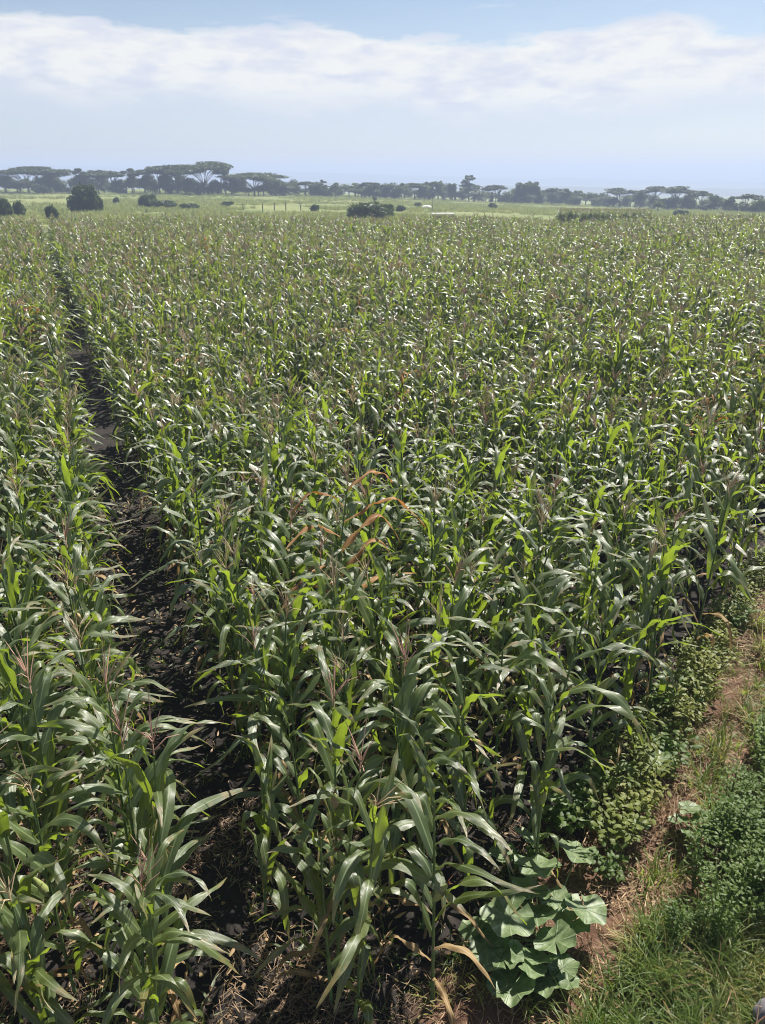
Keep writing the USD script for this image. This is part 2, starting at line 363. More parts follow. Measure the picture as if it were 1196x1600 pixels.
def ground_z(x, y):
    p = np.stack([np.asarray(x, float), np.asarray(y, float), 0 * np.asarray(x, float)], -1)
    nr = np.clip(1 - (np.hypot(p[..., 0], p[..., 1]) - 10) / 25, 0, 1)
    c = p[..., 0] * ROW_N[0] + p[..., 1] * ROW_N[1]
    return terrain(p[..., 0], p[..., 1]) + nr * ((meshkit.fbm(p * 2.2, 4, 3) - 0.5) * 0.14 + (meshkit.fbm(p * 9, 2, 5) - 0.5) * 0.04) + nr * 0.03 * np.cos((c - ALLEY_C - 0.62) / 0.64 * 2 * np.pi) * (p[..., 0] < edge_x(p[..., 1]))


FIELD_END = 67.0


def field_end(x):
    return 68.0 + 0.045 * x


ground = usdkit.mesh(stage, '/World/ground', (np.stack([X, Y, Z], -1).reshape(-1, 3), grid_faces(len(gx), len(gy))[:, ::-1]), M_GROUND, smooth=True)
wob = (meshkit.fbm(P * 1.3, 3, 8) - 0.5) * 0.9
grassy = np.clip((Y - field_end(X)) / 1.5, 0, 1)
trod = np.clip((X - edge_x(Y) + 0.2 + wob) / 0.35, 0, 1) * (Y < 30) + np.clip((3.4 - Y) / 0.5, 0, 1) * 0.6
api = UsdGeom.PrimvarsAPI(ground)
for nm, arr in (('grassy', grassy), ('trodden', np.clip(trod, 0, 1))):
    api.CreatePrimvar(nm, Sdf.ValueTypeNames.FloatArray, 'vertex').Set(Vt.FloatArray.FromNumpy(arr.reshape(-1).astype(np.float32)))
tag(ground.GetPrim(), 'dark bare soil under the maize, brown earth at right, pale grassland beyond', 'ground', kind='structure')


# far ridges that fade into the haze
def ridge(y0, tops, seed, depth=500):
    xs = np.linspace(-2600, 2600, 131)
    px = 598 + xs / (y0 * math.cos(PITCH)) * FPX
    topz = np.array([CAM_H + y0 * ray(598, np.interp(p, *tops))[2] / ray(598, np.interp(p, *tops))[1] for p in px])
    n = (meshkit.fbm(np.stack([xs * 0.006, 0 * xs + seed, 0 * xs], -1), 4, seed) - 0.5) * 9
    base = -28.0
    rows = []
    for t, h in ((-1, 0), (-0.6, 0.35), (-0.3, 0.75), (0, 1), (0.4, 0.6), (1, 0)):
        z = base + (np.maximum(topz + n, base + 2) - base) * h
        rows.append(np.stack([xs, np.full_like(xs, y0 + t * depth), z], 1))
    v = np.vstack(rows)
    return v, grid_faces(6, len(xs))


for y0, tops, seed in ((1500, ([0, 300, 600, 900, 1196], [279, 283, 288, 291, 296]), 11), (2900, ([0, 250, 500, 800, 1196], [258, 262, 270, 277, 283]), 12)):
    h = usdkit.mesh(stage, numbered('/World/hills'), ridge(y0, tops, seed), M_HILL, smooth=True)
    tag(h.GetPrim(), 'hazy blue rise of the far plain just above the trees' if y0 < 2000 else 'palest hazy blue ridge along the horizon', 'hills', kind='structure')

# haze: one closed box of even, pale air
HZ = (-4100, -120, -60, 4100, 4050, 34)
bv = np.array([[x, y, z] for x in (HZ[0], HZ[3]) for y in (HZ[1], HZ[4]) for z in (HZ[2], HZ[5])], float)
bf = np.array([[0, 1, 3], [0, 3, 2], [4, 6, 7], [4, 7, 5], [0, 4, 5], [0, 5, 1], [2, 3, 7], [2, 7, 6], [0, 2, 6], [0, 6, 4], [1, 5, 7], [1, 7, 3]])
M_HAZE = usdkit.material(stage, '/World/Looks/haze_air', {'v': ('principled_volume', {'color': (0.56, 0.665, 0.87), 'density': HAZE_DENSITY, 'anisotropy': 0.12})}, [], volume='v.volume')
tag(usdkit.mesh(stage, '/World/haze', (bv, bf), M_HAZE).GetPrim(), 'thin bluish haze over the whole plain', 'haze', kind='stuff')


# ---------------------------------------------------------------- maize
def maize_parts(seed, hi=True, tassel=True, dry=0, height=2.2, withered=False, ear=True, pink=False):
    """[(name, mesh, material, sub-parts)] of one plant standing at the origin."""
    r = np.random.default_rng(seed)
    n, m = (21, 5) if hi else (9, 3)
    out = []
    top = height * r.uniform(0.80, 0.88)
    bend = r.uniform(-0.06, 0.06, 2)
    zs = np.linspace(-0.05, top, 9 if hi else 5)
    stem = lambda z: np.array([bend[0] * (z / 2) ** 2, bend[1] * (z / 2) ** 2, z])
    pts = np.array([stem(z) for z in zs])
    out.append(('stalk', tube(pts, np.interp(zs, [0, top], [0.014, 0.006]), 6 if hi else 3), M_STALK, []))
    nl = int(r.integers(12, 16))
    a0 = r.uniform(0, 6.28)
    for i in range(nl):
        f = i / (nl - 1)
        z = 0.22 + (top - 0.24) * f ** 0.9
        az = a0 + math.pi * (i % 2) + r.normal(0, 0.32)
        L = np.interp(f, [0, 0.25, 0.6, 1], [0.66, 0.82, 0.82, 0.48]) * r.uniform(0.8, 1.2) * height / 2.2
        W = np.interp(f, [0, 0.3, 0.7, 1], [0.030, 0.036, 0.039, 0.026]) * r.uniform(0.8, 1.25)
        th0 = math.radians(r.uniform(16, 50))
        th1 = math.radians(np.interp(f, [0, 0.6, 1], [155, 138, 105]) + r.normal(0, 26))
        if r.random() < 0.28 and f > 0.3:
            th0, th1 = math.radians(r.uniform(8, 20)), math.radians(r.uniform(35, 85))
        isdry = (f < 0.28 and i < dry) or withered and (f > 0.45 or r.random() < 0.6)
        if isdry:
            th0, th1 = math.radians(r.uniform(35, 60)), math.radians(r.uniform(150, 178) if not withered else r.uniform(95, 165))
        kink = r.random() < 0.45
        mesh = blade(r, stem(z), az, L, W * (0.7 if isdry else 1), th0, th1, c=r.uniform(0.32, 0.66), k=r.uniform(14, 30) if kink else r.uniform(5, 9), twist=r.normal(0, 0.8),
                     fold=r.uniform(0.2, 0.5), wave=r.uniform(0.012, 0.034), n=n, m=m, side=r.normal(0, 0.5))
        out.append(('leaf', mesh, (M_ORANGE if withered else M_DRY) if isdry else (M_LEAF if hi else M_LEAF_FAR), []))
    if tassel:
        ms = []
        base = stem(top); tz = 0.34 * r.uniform(0.85, 1.2)
        ms.append(tube([base, base + [0, 0, 0.5 * tz], base + [r.normal(0, .02), r.normal(0, .02), 1.25 * tz]], [0.005, 0.0035, 0.002], 3))
        for _ in range(int(r.integers(8, 13)) if hi else 7):
            az, th, ll = r.uniform(0, 6.28), math.radians(r.uniform(15, 45)), r.uniform(0.16, 0.27)
            b0 = base + [0, 0, r.uniform(0.05, 0.4) * tz]
            d = np.array([math.sin(th) * math.cos(az), math.sin(th) * math.sin(az), math.cos(th)])
            p1 = b0 + d * ll * 0.5; p2 = b0 + d * ll + [0, 0, -ll * r.uniform(0.0, 0.3)]
            ms.append(tube([b0, p1, p2], [0.0030, 0.0040, 0.0020] if hi else [0.004, 0.006, 0.004], 3))
        out.append(('tassel', cat_mesh(ms), M_TASSEL_RED if pink else M_TASSEL, []))
    if ear:
        z = top * r.uniform(0.48, 0.6); az = a0 + r.normal(0, 0.3)
        d = np.array([math.cos(az) * 0.42, math.sin(az) * 0.42, 0.9]); d /= np.linalg.norm(d)
        ss = np.linspace(0, 1, 7 if hi else 4); p = stem(z) + d * ss[:, None] * 0.23
        husk = tube(p, 0.027 * np.sin(np.pi * np.clip(ss * 0.86 + 0.12, 0, 1)) + 0.004, 7 if hi else 4)
        silk = cat_mesh([tube([p[-1], p[-1] + d * 0.03 + r.normal(0, .012, 3), p[-1] + d * 0.035 + r.normal(0, .022, 3) - [0, 0, .025]], [0.003, 0.002, 0.001], 3) for _ in range(7 if hi else 3)])
        out.append(('ear', husk, M_HUSK_DRY if (withered or dry > 3) else M_HUSK, [('silk', silk, M_SILK)]))
    return out


def merged(parts_):
    by = {}
    for name, mesh, mat, subs in parts_:
        by.setdefault(str(mat.GetPath()), [name, [], mat])[1].append(mesh)
        for s in subs:
            by.setdefault(str(s[2].GetPath()), [s[0], [], s[2]])[1].append(s[1])
    return [(nm, cat_mesh(ms), mat) for nm, ms, mat in by.values()]


# positions: rows along ROW_D, the alley left free
pos = []
for side in (-1, 1):
    for k in range(0, 156):
        c = ALLEY_C + side * (0.62 + 0.64 * k)
        s = np.arange(-70, 130, 0.235)
        s = s + rng.normal(0, 0.06, len(s))
        cc = c + rng.normal(0, 0.07, len(s))
        x = s * ROW_D[0] + cc * ROW_N[0]; y = s * ROW_D[1] + cc * ROW_N[1]
        keep = (y > 3.0) | ((y > 2.7) & (x < -1.15))
        keep &= meshkit.fbm(np.stack([x * 0.55, y * 0.55, 0 * x], -1), 3, 77) > 0.33
        keep &= (y < field_end(x) + rng.normal(0, 0.5, len(s))) & (x < edge_x(y) - 0.12 + rng.normal(0, 0.08, len(s)))
        half = 0.5 * (y * 0.915 + CAM_H * 0.404) + 1.4 + 0.03 * y
        keep &= (np.abs(x) < half) & (rng.random(len(s)) < 0.94)
        pos += [(a, b, side, k) for a, b in zip(x[keep], y[keep])]
pos = np.array(pos)
dist = np.hypot(pos[:, 0], pos[:, 1])
visible = np.abs(pos[:, 0]) < 0.5 * (pos[:, 1] * 0.915 + CAM_H * 0.404)
order = np.argsort(dist + np.where(visible, 0, 1000))
near_i, far_i = order[:300], order[300:]

# one of each kind is built with its parts; copies refer to it
KINDS = []
for s in range(16):
    KINDS.append(dict(seed=100 + s, tassel=s % 5 in (0, 2), dry=int(s % 4), height=[2.2, 2.05, 2.35, 2.25, 2.1][s % 5], pink=s % 10 == 2, ear=s % 3 != 1))
KINDS.append(dict(seed=140, tassel=True, dry=4, height=2.35, pink=True, ear=True))          # 16 tall, pink tassel
KINDS.append(dict(seed=141, tassel=True, dry=3, height=2.5, withered=True, ear=True))        # 17 withered
KINDS.append(dict(seed=142, tassel=False, dry=1, height=1.75, ear=False))                    # 18 short
first = {}

# plants one can single out: (pixel of the top of the leaves, kind, rotation, scale, label)
HERO = [
    (205, 1195, 2, 20, 1.06, 'tall maize plant at lower left beside the dark alley, broad leaves and ragged tassel'),
    (515, 1110, 16, 75, 1.0, 'maize plant at bottom centre with dry tan ear husk and tall tassel'),
    (30, 1195, 5, 40, 1.0, 'leafy maize plant filling the bottom left corner of the field'),
    (690, 1200, 3, 10, 0.95, 'maize plant at the near right corner of the field, beside the squash vine'),
    (505, 838, 17, 15, 1.2, 'withered maize plant with orange brown leaves amid green plants right of the alley'),
    (118, 850, 16, 50, 1.05, 'maize plant left of the alley with pinkish tassel standing above its neighbours'),
    (600, 790, 16, 120, 1.05, 'maize plant with tall dry brown tassel near the middle of the field'),
    (955, 930, 6, 5, 1.02, 'maize plant at the field edge with long leaf reaching out over the brown path'),
    (385, 1090, 18, 190, 1.0, 'short maize plant without tassel at the right edge of the dark alley'),
    (110, 1000, 7, 160, 1.0, 'maize plant leaning into the alley from the left with wide pale arched leaves'),
    (870, 1050, 9, 60, 0.95, 'maize plant at the field edge behind the yellow green weeds'),
    (700, 900, 16, 10, 1.03, 'tall tasselled maize plant with dry tan ear right of centre'),
]
hero_of = {}
taken = set()
for h in HERO:
    p = at(h[0], h[1], 2.05)
    d = np.hypot(pos[near_i, 0] - p[0], pos[near_i, 1] - p[1]) + np.array([50.0 if i in taken else 0 for i in near_i])
    i = int(near_i[int(np.argmin(d))]); taken.add(i)
    pos[i, 0], pos[i, 1] = p[0], p[1]
    hero_of[i] = h


ONES = 'first second third fourth fifth sixth seventh eighth ninth tenth eleventh twelfth thirteenth fourteenth fifteenth sixteenth seventeenth eighteenth nineteenth'.split()


def ordinal(n):
    """first, second ... ninety-ninth"""
    if n <= 19:
        return ONES[n - 1]
    tens, one = divmod(n, 10)
    t = ['', '', 'twent', 'thirt', 'fort', 'fift', 'sixt', 'sevent', 'eight', 'ninet'][tens]
    return t + ('ieth' if one == 0 else 'y-' + ONES[one - 1])


near_rows = {}
for i in near_i:
    if int(i) not in hero_of:
        near_rows.setdefault((int(pos[i, 2]), int(pos[i, 3])), []).append(int(i))
rank = {i: n + 1 for row in near_rows.values() for n, i in enumerate(sorted(row, key=lambda i: pos[i, 0] * ROW_D[0] + pos[i, 1] * ROW_D[1]))}


def plant_label(i, kind):
    side, k = int(pos[i, 2]), int(pos[i, 3])
    look = 'short maize plant' if kind == 18 else 'tasselled maize plant' if KINDS[kind]['tassel'] else 'maize plant without tassel'
    row = f"row bordering the alley's {'left' if side < 0 else 'right'} side" if k == 0 else f"{ordinal(k + 1)} row {'left' if side < 0 else 'right'} of the alley"
    return f'{look}, {ordinal(rank[i])} from the front in the {row}', f'maize in the {row}'


for n_, i in enumerate(near_i):
    x, y, side, k = pos[i]
    h = hero_of.get(int(i))
    if h:
        kind, rz, sc, label, group = h[2], h[3], h[4], h[5], None
    else:
        kind, rz, sc = int(rng.integers(0, 16)), float(rng.uniform(0, 360)), float(rng.normal(0.96, 0.09))
        if rng.random() < 0.08:
            kind = 18
        label, group = plant_label(int(i), kind)
    loc = (x, y, float(ground_z(x, y)))
    path = numbered('/World/maize_plant')
    prim = UsdGeom.Xform.Define(stage, path).GetPrim()
    place(prim, loc, rz, (float(rng.normal(0, 3)), float(rng.normal(0, 3))), sc)
    if kind not in first:
        first[kind] = path
        for name, mesh, mat, subs in maize_parts(**KINDS[kind]):
            q = part(path, name, mesh, mat)
            for s in subs:
                part(str(q.GetPath()), s[0], s[1], s[2])
    else:
        # a copy: refer to the first of its kind, part by part under its own transform
        prim.GetReferences().AddInternalReference(Sdf.Path(first[kind]))
        prim.SetInstanceable(True)
    for key in ('label', 'category', 'group'):
        prim.ClearCustomDataByKey(key)
    tag(prim, label, 'maize plant', group if group else 'maize plants singled out')
    if not group:
        prim.SetCustomDataByKey('group', 'maize plants near the camera')

far_protos = []
for s in range(14):
    far_protos.append(merged(maize_parts(300 + s, hi=False, tassel=s % 7 != 3, dry=s % 3, height=[2.2, 2.1, 2.3, 2.2, 2.0][s % 5], pink=s % 4 == 2, ear=s % 4 == 0, withered=(s == 13))))
fp = pos[far_i]
idx = rng.integers(0, 13, len(fp)); idx[rng.random(len(fp)) < 0.012] = 13
patch = meshkit.fbm(np.stack([fp[:, 0] * 0.12, fp[:, 1] * 0.12, 0 * fp[:, 0]], -1), 3, 21)
instancer('/World/maize_field', far_protos, np.stack([fp[:, 0], fp[:, 1], ground_z(fp[:, 0], fp[:, 1])], 1), idx, rng.uniform(0, 6.28, len(fp)),
          np.clip(0.70 + 0.52 * patch + rng.normal(0, 0.07, len(fp)), 0.7, 1.25), 'dense green maize crop stretching away to the far edge of the field', 'maize field', tilt=0.12)
print('maize plants', len(pos))


# ---------------------------------------------------------------- grass, straw, clods (stuff)
def tuft(seed, n, L, W, spread, th, m=2, seg=5):
    r = np.random.default_rng(seed); ms = []
    for _ in range(n):
        a = r.uniform(0, 6.28)
        b = np.array([r.normal(0, spread), r.normal(0, spread), -0.02])
        ms.append(blade(r, b, a, L * r.uniform(0.5, 1.2), W * r.uniform(0.7, 1.3), math.radians(r.uniform(2, 30)), math.radians(r.uniform(*th)), c=0.55, k=5, twist=r.normal(0, 0.5), fold=0.15, wave=0, n=seg, m=m, side=r.normal(0, 0.5),
                        width=lambda s: np.clip(1 - s ** 2, 0.02, 1)))
    return cat_mesh(ms)


def litter(seed, n, L, W, spread):
    r = np.random.default_rng(seed); ms = []
    for _ in range(n):
        a = r.uniform(0, 6.28); ll = L * r.uniform(0.3, 1.3)
        c = np.array([r.normal(0, spread), r.normal(0, spread), r.uniform(0.004, 0.05)])
        d = np.array([math.cos(a), math.sin(a), r.normal(0, 0.18)])
        q = np.array([-math.sin(a), math.cos(a), r.normal(0, 0.5)]) * W * r.uniform(0.6, 1.6)
        u = np.array([0, 0, 1]) * r.normal(0, 0.1) * ll
        v = np.array([c - d * ll / 2 - q, c - d * ll / 2 + q, c + u - q, c + u + q, c + d * ll / 2 - q * .3, c + d * ll / 2 + q * .3])
        ms.append((v, np.array([[0, 1, 3], [0, 3, 2], [2, 3, 5], [2, 5, 4]])))
    return cat_mesh(ms)


def scatter(n, box, test):
    x = rng.uniform(box[0], box[1], n); y = rng.uniform(box[2], box[3], n)
    k = test(x, y)
    x, y = x[k], y[k]
    return np.stack([x, y, ground_z(x, y)], 1)


def path_x(y):
    """Middle of the worn brown path."""
    return 1.22 + 0.687 * (y - 3.3)


def weed_x(y):
    """Left edge of the tall weeds right of the path."""
    return 1.52 + 0.80 * (y - 3.47)


inframe = lambda x, y, m=0.6: (np.abs(x) < 0.5 * (y * 0.915 + CAM_H * 0.404) + m) & (y > 2.9)
nz = lambda x, y, f, s: meshkit.fbm(np.stack([x * f, y * f, 0 * x], -1), 3, s)

# bright grass in the lower right
g1 = [[('blades', tuft(500 + s, 22 + 4 * s, 0.30 + 0.05 * s, 0.0055, 0.05, (50, 150), m=3, seg=6), [M_GRASS, M_GRASS, M_GRASS_Y, M_GRASS, M_STRAW][s])] for s in range(5)]
w = scatter(9000, (0.6, 6.5, 2.9, 9), lambda x, y: inframe(x, y) & (x > path_x(y) + 0.02 + 0.28 * nz(x, y, 2.2, 31)) & (rng.random(len(x)) < np.where(y < 4.6, 0.55, 0.22) * np.clip((nz(x, y, 1.9, 33) - 0.36) * 5, 0.06, 1)))
instancer('/World/grass', g1, w, rng.choice(5, len(w), p=[.3, .27, .2, .18, .05]), rng.uniform(0, 6.28, len(w)), rng.uniform(0.55, 1.15, len(w)), 'bright green long grass on the right of the brown path', 'grass', tilt=0.3)
# yellowish weeds and grass between the maize and the path
g2 = [[('blades', tuft(520 + s, 26, 0.22, 0.004, 0.05, (70, 150)), M_GRASS_Y if s < 3 else M_GRASS)] for s in range(5)]
w = scatter(9000, (0.2, 12, 3.0, 15), lambda x, y: inframe(x, y) & (x > edge_x(y) - 0.25) & (x < path_x(y) + 0.22) & (y > 3.4) & (rng.random(len(x)) < np.clip((nz(x, y, 1.5, 41) - 0.36) * 4, 0.03, 1) * np.where(x < path_x(y), 1, 0.5)))
instancer('/World/verge_grass', g2, w, rng.integers(0, 5, len(w)), rng.uniform(0, 6.28, len(w)), rng.uniform(0.5, 1.25, len(w)), 'yellow green grass along the strip between maize and path', 'grass', tilt=0.3)
# dry straw on the path and under the crop
M_STRAW_DARK = leafy('old_straw', (0.10, 0.062, 0.038), (0.27, 0.19, 0.12), (0.2, 0.13, 0.07), rough=0.75, spec=0.2, tfac=0.1)
g3 = [[('straws', litter(540 + s, 46, 0.11, 0.0024, 0.13), M_STRAW)] for s in range(5)]
w1 = scatter(7000, (0.3, 12, 2.9, 16), lambda x, y: inframe(x, y) & (x > edge_x(y) - 0.1) & (x < weed_x(y) + 0.15) & (rng.random(len(x)) < np.clip((nz(x, y, 1.2, 51) - 0.22) * 2.4, 0.15, 0.95)))
w2 = scatter(5000, (-4, 1.2, 2.9, 9), lambda x, y: inframe(x, y) & (x < edge_x(y)) & (rng.random(len(x)) < np.clip((nz(x, y, 1.4, 53) - 0.52) * 4, 0.0, 0.5) * np.clip((5.5 - y) / 2.0, 0.04, 1)))
w = w1
instancer('/World/dry_straw', g3, w, rng.integers(0, 5, len(w)), rng.uniform(0, 6.28, len(w)), rng.uniform(0.6, 1.3, len(w)), 'tangled dry straw and stalk litter on the brown earth', 'straw', tilt=0.15)
g3b = [[('straws', litter(550 + s, 34, 0.15, 0.0022, 0.14), M_STRAW_DARK)] for s in range(5)]
instancer('/World/crop_litter', g3b, w2, rng.integers(0, 5, len(w2)), rng.uniform(0, 6.28, len(w2)), rng.uniform(0.6, 1.3, len(w2)), 'dull brown stalk litter on the soil under the nearest maize', 'straw', tilt=0.15)


def flake(seed):
    r = np.random.default_rng(seed); ms = []
    for _ in range(6):
        m_ = blade(r, np.array([r.normal(0, .3), r.normal(0, .3), 0.012]), r.uniform(0, 6.28), r.uniform(.03, .12), r.uniform(.006, .016), math.radians(r.uniform(70, 95)), math.radians(r.uniform(80, 110)), n=4, m=3, wave=0.004, twist=r.normal(0, .6))
        ms.append(m_)
    return cat_mesh(ms)


wf = scatter(2600, (-6, 3, 2.9, 13), lambda x, y: inframe(x, y) & (x < edge_x(y)))
instancer('/World/leaf_litter', [[('flakes', flake(555 + s), [M_LEAF, M_DRY, M_STRAW][s])] for s in range(3)], wf, rng.integers(0, 3, len(wf)), rng.uniform(0, 6.28, len(wf)), rng.uniform(.6, 1.3, len(wf)), 'scraps of green and dry leaf strewn over the dark soil', 'leaf litter', tilt=.2)


def clod(seed):
    import trimesh
    r = np.random.default_rng(seed)
    m = trimesh.creation.icosphere(1, 1.0)
    v = m.vertices * (0.6 + 0.8 * meshkit.noise(m.vertices * 1.4 + seed * 7.7, seed))[:, None] * [1, 0.8, 0.6]
    return v, np.array(m.faces)


g4 = [[('clod', clod(560 + s), M_CLOD)] for s in range(5)]
w = scatter(9000, (-6, 3, 2.9, 12), lambda x, y: inframe(x, y) & (x < edge_x(y) + 0.2))
instancer('/World/soil_clods', g4, w, rng.integers(0, 5, len(w)), rng.uniform(0, 6.28, len(w)), rng.gamma(2.0, 0.009, len(w)) + 0.006, 'dark clods of soil on the floor of the alley', 'soil clods', tilt=0.6)
# seedlings and small weeds on the alley floor
g5 = [[('blades', tuft(580 + s, 7, 0.14, 0.006, 0.015, (60, 130)), M_GRASS)] for s in range(3)]
w = scatter(1600, (-4, 1, 2.9, 9), lambda x, y: inframe(x, y) & (x < edge_x(y)) & (rng.random(len(x)) < np.clip((nz(x, y, 1.8, 61) - 0.4) * 4, 0.05, 0.8)))
instancer('/World/seedling_grass', g5, w, rng.integers(0, 3, len(w)), rng.uniform(0, 6.28, len(w)), rng.uniform(0.5, 1.3, len(w)), 'sparse grass seedlings on the soil between maize stalks', 'grass', tilt=0.3)


# ---------------------------------------------------------------- leafy weeds
def ovate(r, base, az, th, L, W):
    return blade(r, base, az, L, W, th, th + r.uniform(0.3, 1.0), c=0.5, k=4, twist=r.normal(0, 0.4), fold=0.25, wave=0.004, n=5, m=3, side=r.normal(0, 0.3), width=lambda s: np.sin(np.pi * np.clip(s * 0.93 + 0.05, 0, 1)) ** 0.8)


def weed(seed, H, stems, leaf_l, leaf_w, spread, per=26):
    r = np.random.default_rng(seed); st, lv = [], []
    for _ in range(stems):
        a = r.uniform(0, 6.28); lean = r.uniform(0.05, spread)
        h = H * r.uniform(0.6, 1.1)
        tip = np.array([math.cos(a) * lean, math.sin(a) * lean, h]); mid = tip * [0.35, 0.35, 0.55]
        t = np.linspace(0, 1, 6)[:, None]
        pts = 2 * (1 - t) * t * mid + t ** 2 * tip + [0, 0, -0.02]
        st.append(tube(pts, np.linspace(0.006, 0.0025, 6), 4))
        for q in range(per):
            s = r.uniform(0.2, 1.0)
            b = 2 * (1 - s) * s * mid + s * s * tip
            az = q * 2.4 + r.normal(0, 0.4)
            off = r.uniform(0, 0.07)
            b = b + np.array([math.cos(az), math.sin(az), 0.4]) * off
            lv.append(ovate(r, b, az, math.radians(r.uniform(35, 95)), leaf_l * r.uniform(0.6, 1.2), leaf_w * r.uniform(0.7, 1.2)))
    return cat_mesh(st), cat_mesh(lv)


def group_of(name, builders, spots, category, labeller, parts=('stem', 'foliage')):
    """Builds the first of each kind with its parts and refers to it for the copies. spots: (x, y, z, kind, rz, scale)."""
    done = {}
    for (x, y, z, kind, rz, sc) in spots:
        path = numbered(f'/World/{name}')
        prim = UsdGeom.Xform.Define(stage, path).GetPrim()
        place(prim, (x, y, z), rz, (0, 0), sc)
        if kind not in done:
            done[kind] = path
            for nm, mesh, mat in builders[kind]():
                part(path, nm, mesh, mat)
        else:
            prim.GetReferences().AddInternalReference(Sdf.Path(done[kind]))
            prim.SetInstanceable(True)
        label, grp = labeller(x, y, kind)
        tag(prim, label, category, grp)


def mk_weed(seed, H, stems, ll, lw, sp, per, mat):
    def f():
        a, b = weed(seed, H, stems, ll, lw, sp, per)
        return [('stem', a, M_STEM), ('foliage', b, mat)]
    return f


wb = [mk_weed(601, 0.55, 9, 0.044, 0.011, 0.28, 38, M_WEED), mk_weed(602, 0.65, 10, 0.048, 0.010, 0.32, 38, M_WEED), mk_weed(603, 0.45, 9, 0.04, 0.012, 0.30, 38, M_WEED),
      mk_weed(604, 0.6, 8, 0.05, 0.012, 0.3, 40, M_WEED)]
sp = []
tries = 0
while len(sp) < 150 and tries < 20000:
    tries += 1
    y = rng.uniform(3.2, 9.5); x = rng.uniform(1.2, 7)
    if x < weed_x(y) + 0.22 or x > 0.5 * (y * 0.915 + 2.1) + 0.5 or y < 3.85 or (y < 4.4 and x < 2.05) or any((x - s[0]) ** 2 + (y - s[1]) ** 2 < 0.2 ** 2 for s in sp):
        continue
    sp.append((x, y, float(ground_z(x, y)), int(rng.integers(0, 4)), rng.uniform(0, 360), rng.uniform(0.6, 1.05)))
group_of('leafy_weed', wb, sp, 'weed', lambda x, y, k: ((lambda q: (f'dark green bushy weed {q} right of the brown path', f'weeds {q}'))(('bordering' if x < weed_x(y) + 0.7 else 'deep in') + ' the thicket, ' + ('nearest the camera,' if y < 5.2 else 'midway along,' if y < 6.8 else 'at its far end,'))))
wb2 = [mk_weed(611, 0.35, 7, 0.06, 0.016, 0.22, 16, M_WEED_Y), mk_weed(612, 0.42, 6, 0.065, 0.014, 0.22, 16, M_WEED_Y), mk_weed(613, 0.32, 7, 0.07, 0.02, 0.24, 14, M_WEED)]
sp = []
tries = 0
while len(sp) < 78 and tries < 20000:
    tries += 1
    y = rng.uniform(4.4, 13); x = rng.uniform(0.9, 10)
    if x < edge_x(y) - 0.15 or x > path_x(y) - 0.10 or x > 0.5 * (y * 0.915 + 2.1) + 0.5 or float(nz(np.array([x]), np.array([y]), 1.5, 41)[0]) < 0.36 or any((x - s[0]) ** 2 + (y - s[1]) ** 2 < 0.17 ** 2 for s in sp):
        continue
    sp.append((x, y, float(ground_z(x, y)), int(rng.integers(0, 3)), rng.uniform(0, 360), rng.uniform(0.65, 1.3)))
group_of('young_weed', wb2, sp, 'weed', lambda x, y, k: (((lambda q: (f'yellow green sunlit weed {q} between the maize edge and path', f'yellow weeds {q}'))('at the near end' if y < 6 else 'midway' if y < 8.5 else 'at the far end'))))


# ---------------------------------------------------------------- squash vines
def round_leaf(r, R, cup=0.25):
    """A broad kidney-shaped leaf, stalk at the notch, in its own plane."""
    na, nr_ = 28, 6
    a = np.linspace(0.10, 2 * np.pi - 0.10, na) + np.pi / 2 * 0
    rr = np.linspace(0, 1, nr_)
    lob = 1 + 0.07 * np.cos(5 * a) + 0.03 * np.sin(11 * a + r.uniform(0, 6)) - 0.22 * np.exp(-((np.abs((a + np.pi) % (2 * np.pi) - np.pi)) / 0.35) ** 2)
    ph = r.uniform(0, 6.28, 2)
    x = rr[:, None] * lob[None] * R * np.cos(a)[None] * -1
    y = rr[:, None] * lob[None] * R * np.sin(a)[None]
    z = R * (cup * rr[:, None] ** 2 * (0.5 + 0.5 * np.cos(2 * a + ph[0]))[None] + 0.10 * rr[:, None] ** 3 * np.sin(6 * a + ph[1])[None] + 0.035 * rr[:, None] * np.cos(9 * (a - 0.1))[None])
    v = np.stack([x, y, z], -1).reshape(-1, 3)
    uv = np.stack([np.tile(a / (2 * np.pi), nr_), np.repeat(rr, na)], 1)
    return v, grid_faces(nr_, na)[:, ::-1], uv


def rot_to(v, tilt, az, spin):
    cs, sn = math.cos(spin), math.sin(spin)
    v = v @ np.array([[cs, sn, 0], [-sn, cs, 0], [0, 0, 1.0]])
    ct, st_ = math.cos(tilt), math.sin(tilt)
    v = v @ np.array([[1, 0, 0], [0, ct, st_], [0, -st_, ct]])
    ca, sa = math.cos(az), math.sin(az)
    return v @ np.array([[ca, sa, 0], [-sa, ca, 0], [0, 0, 1.0]])


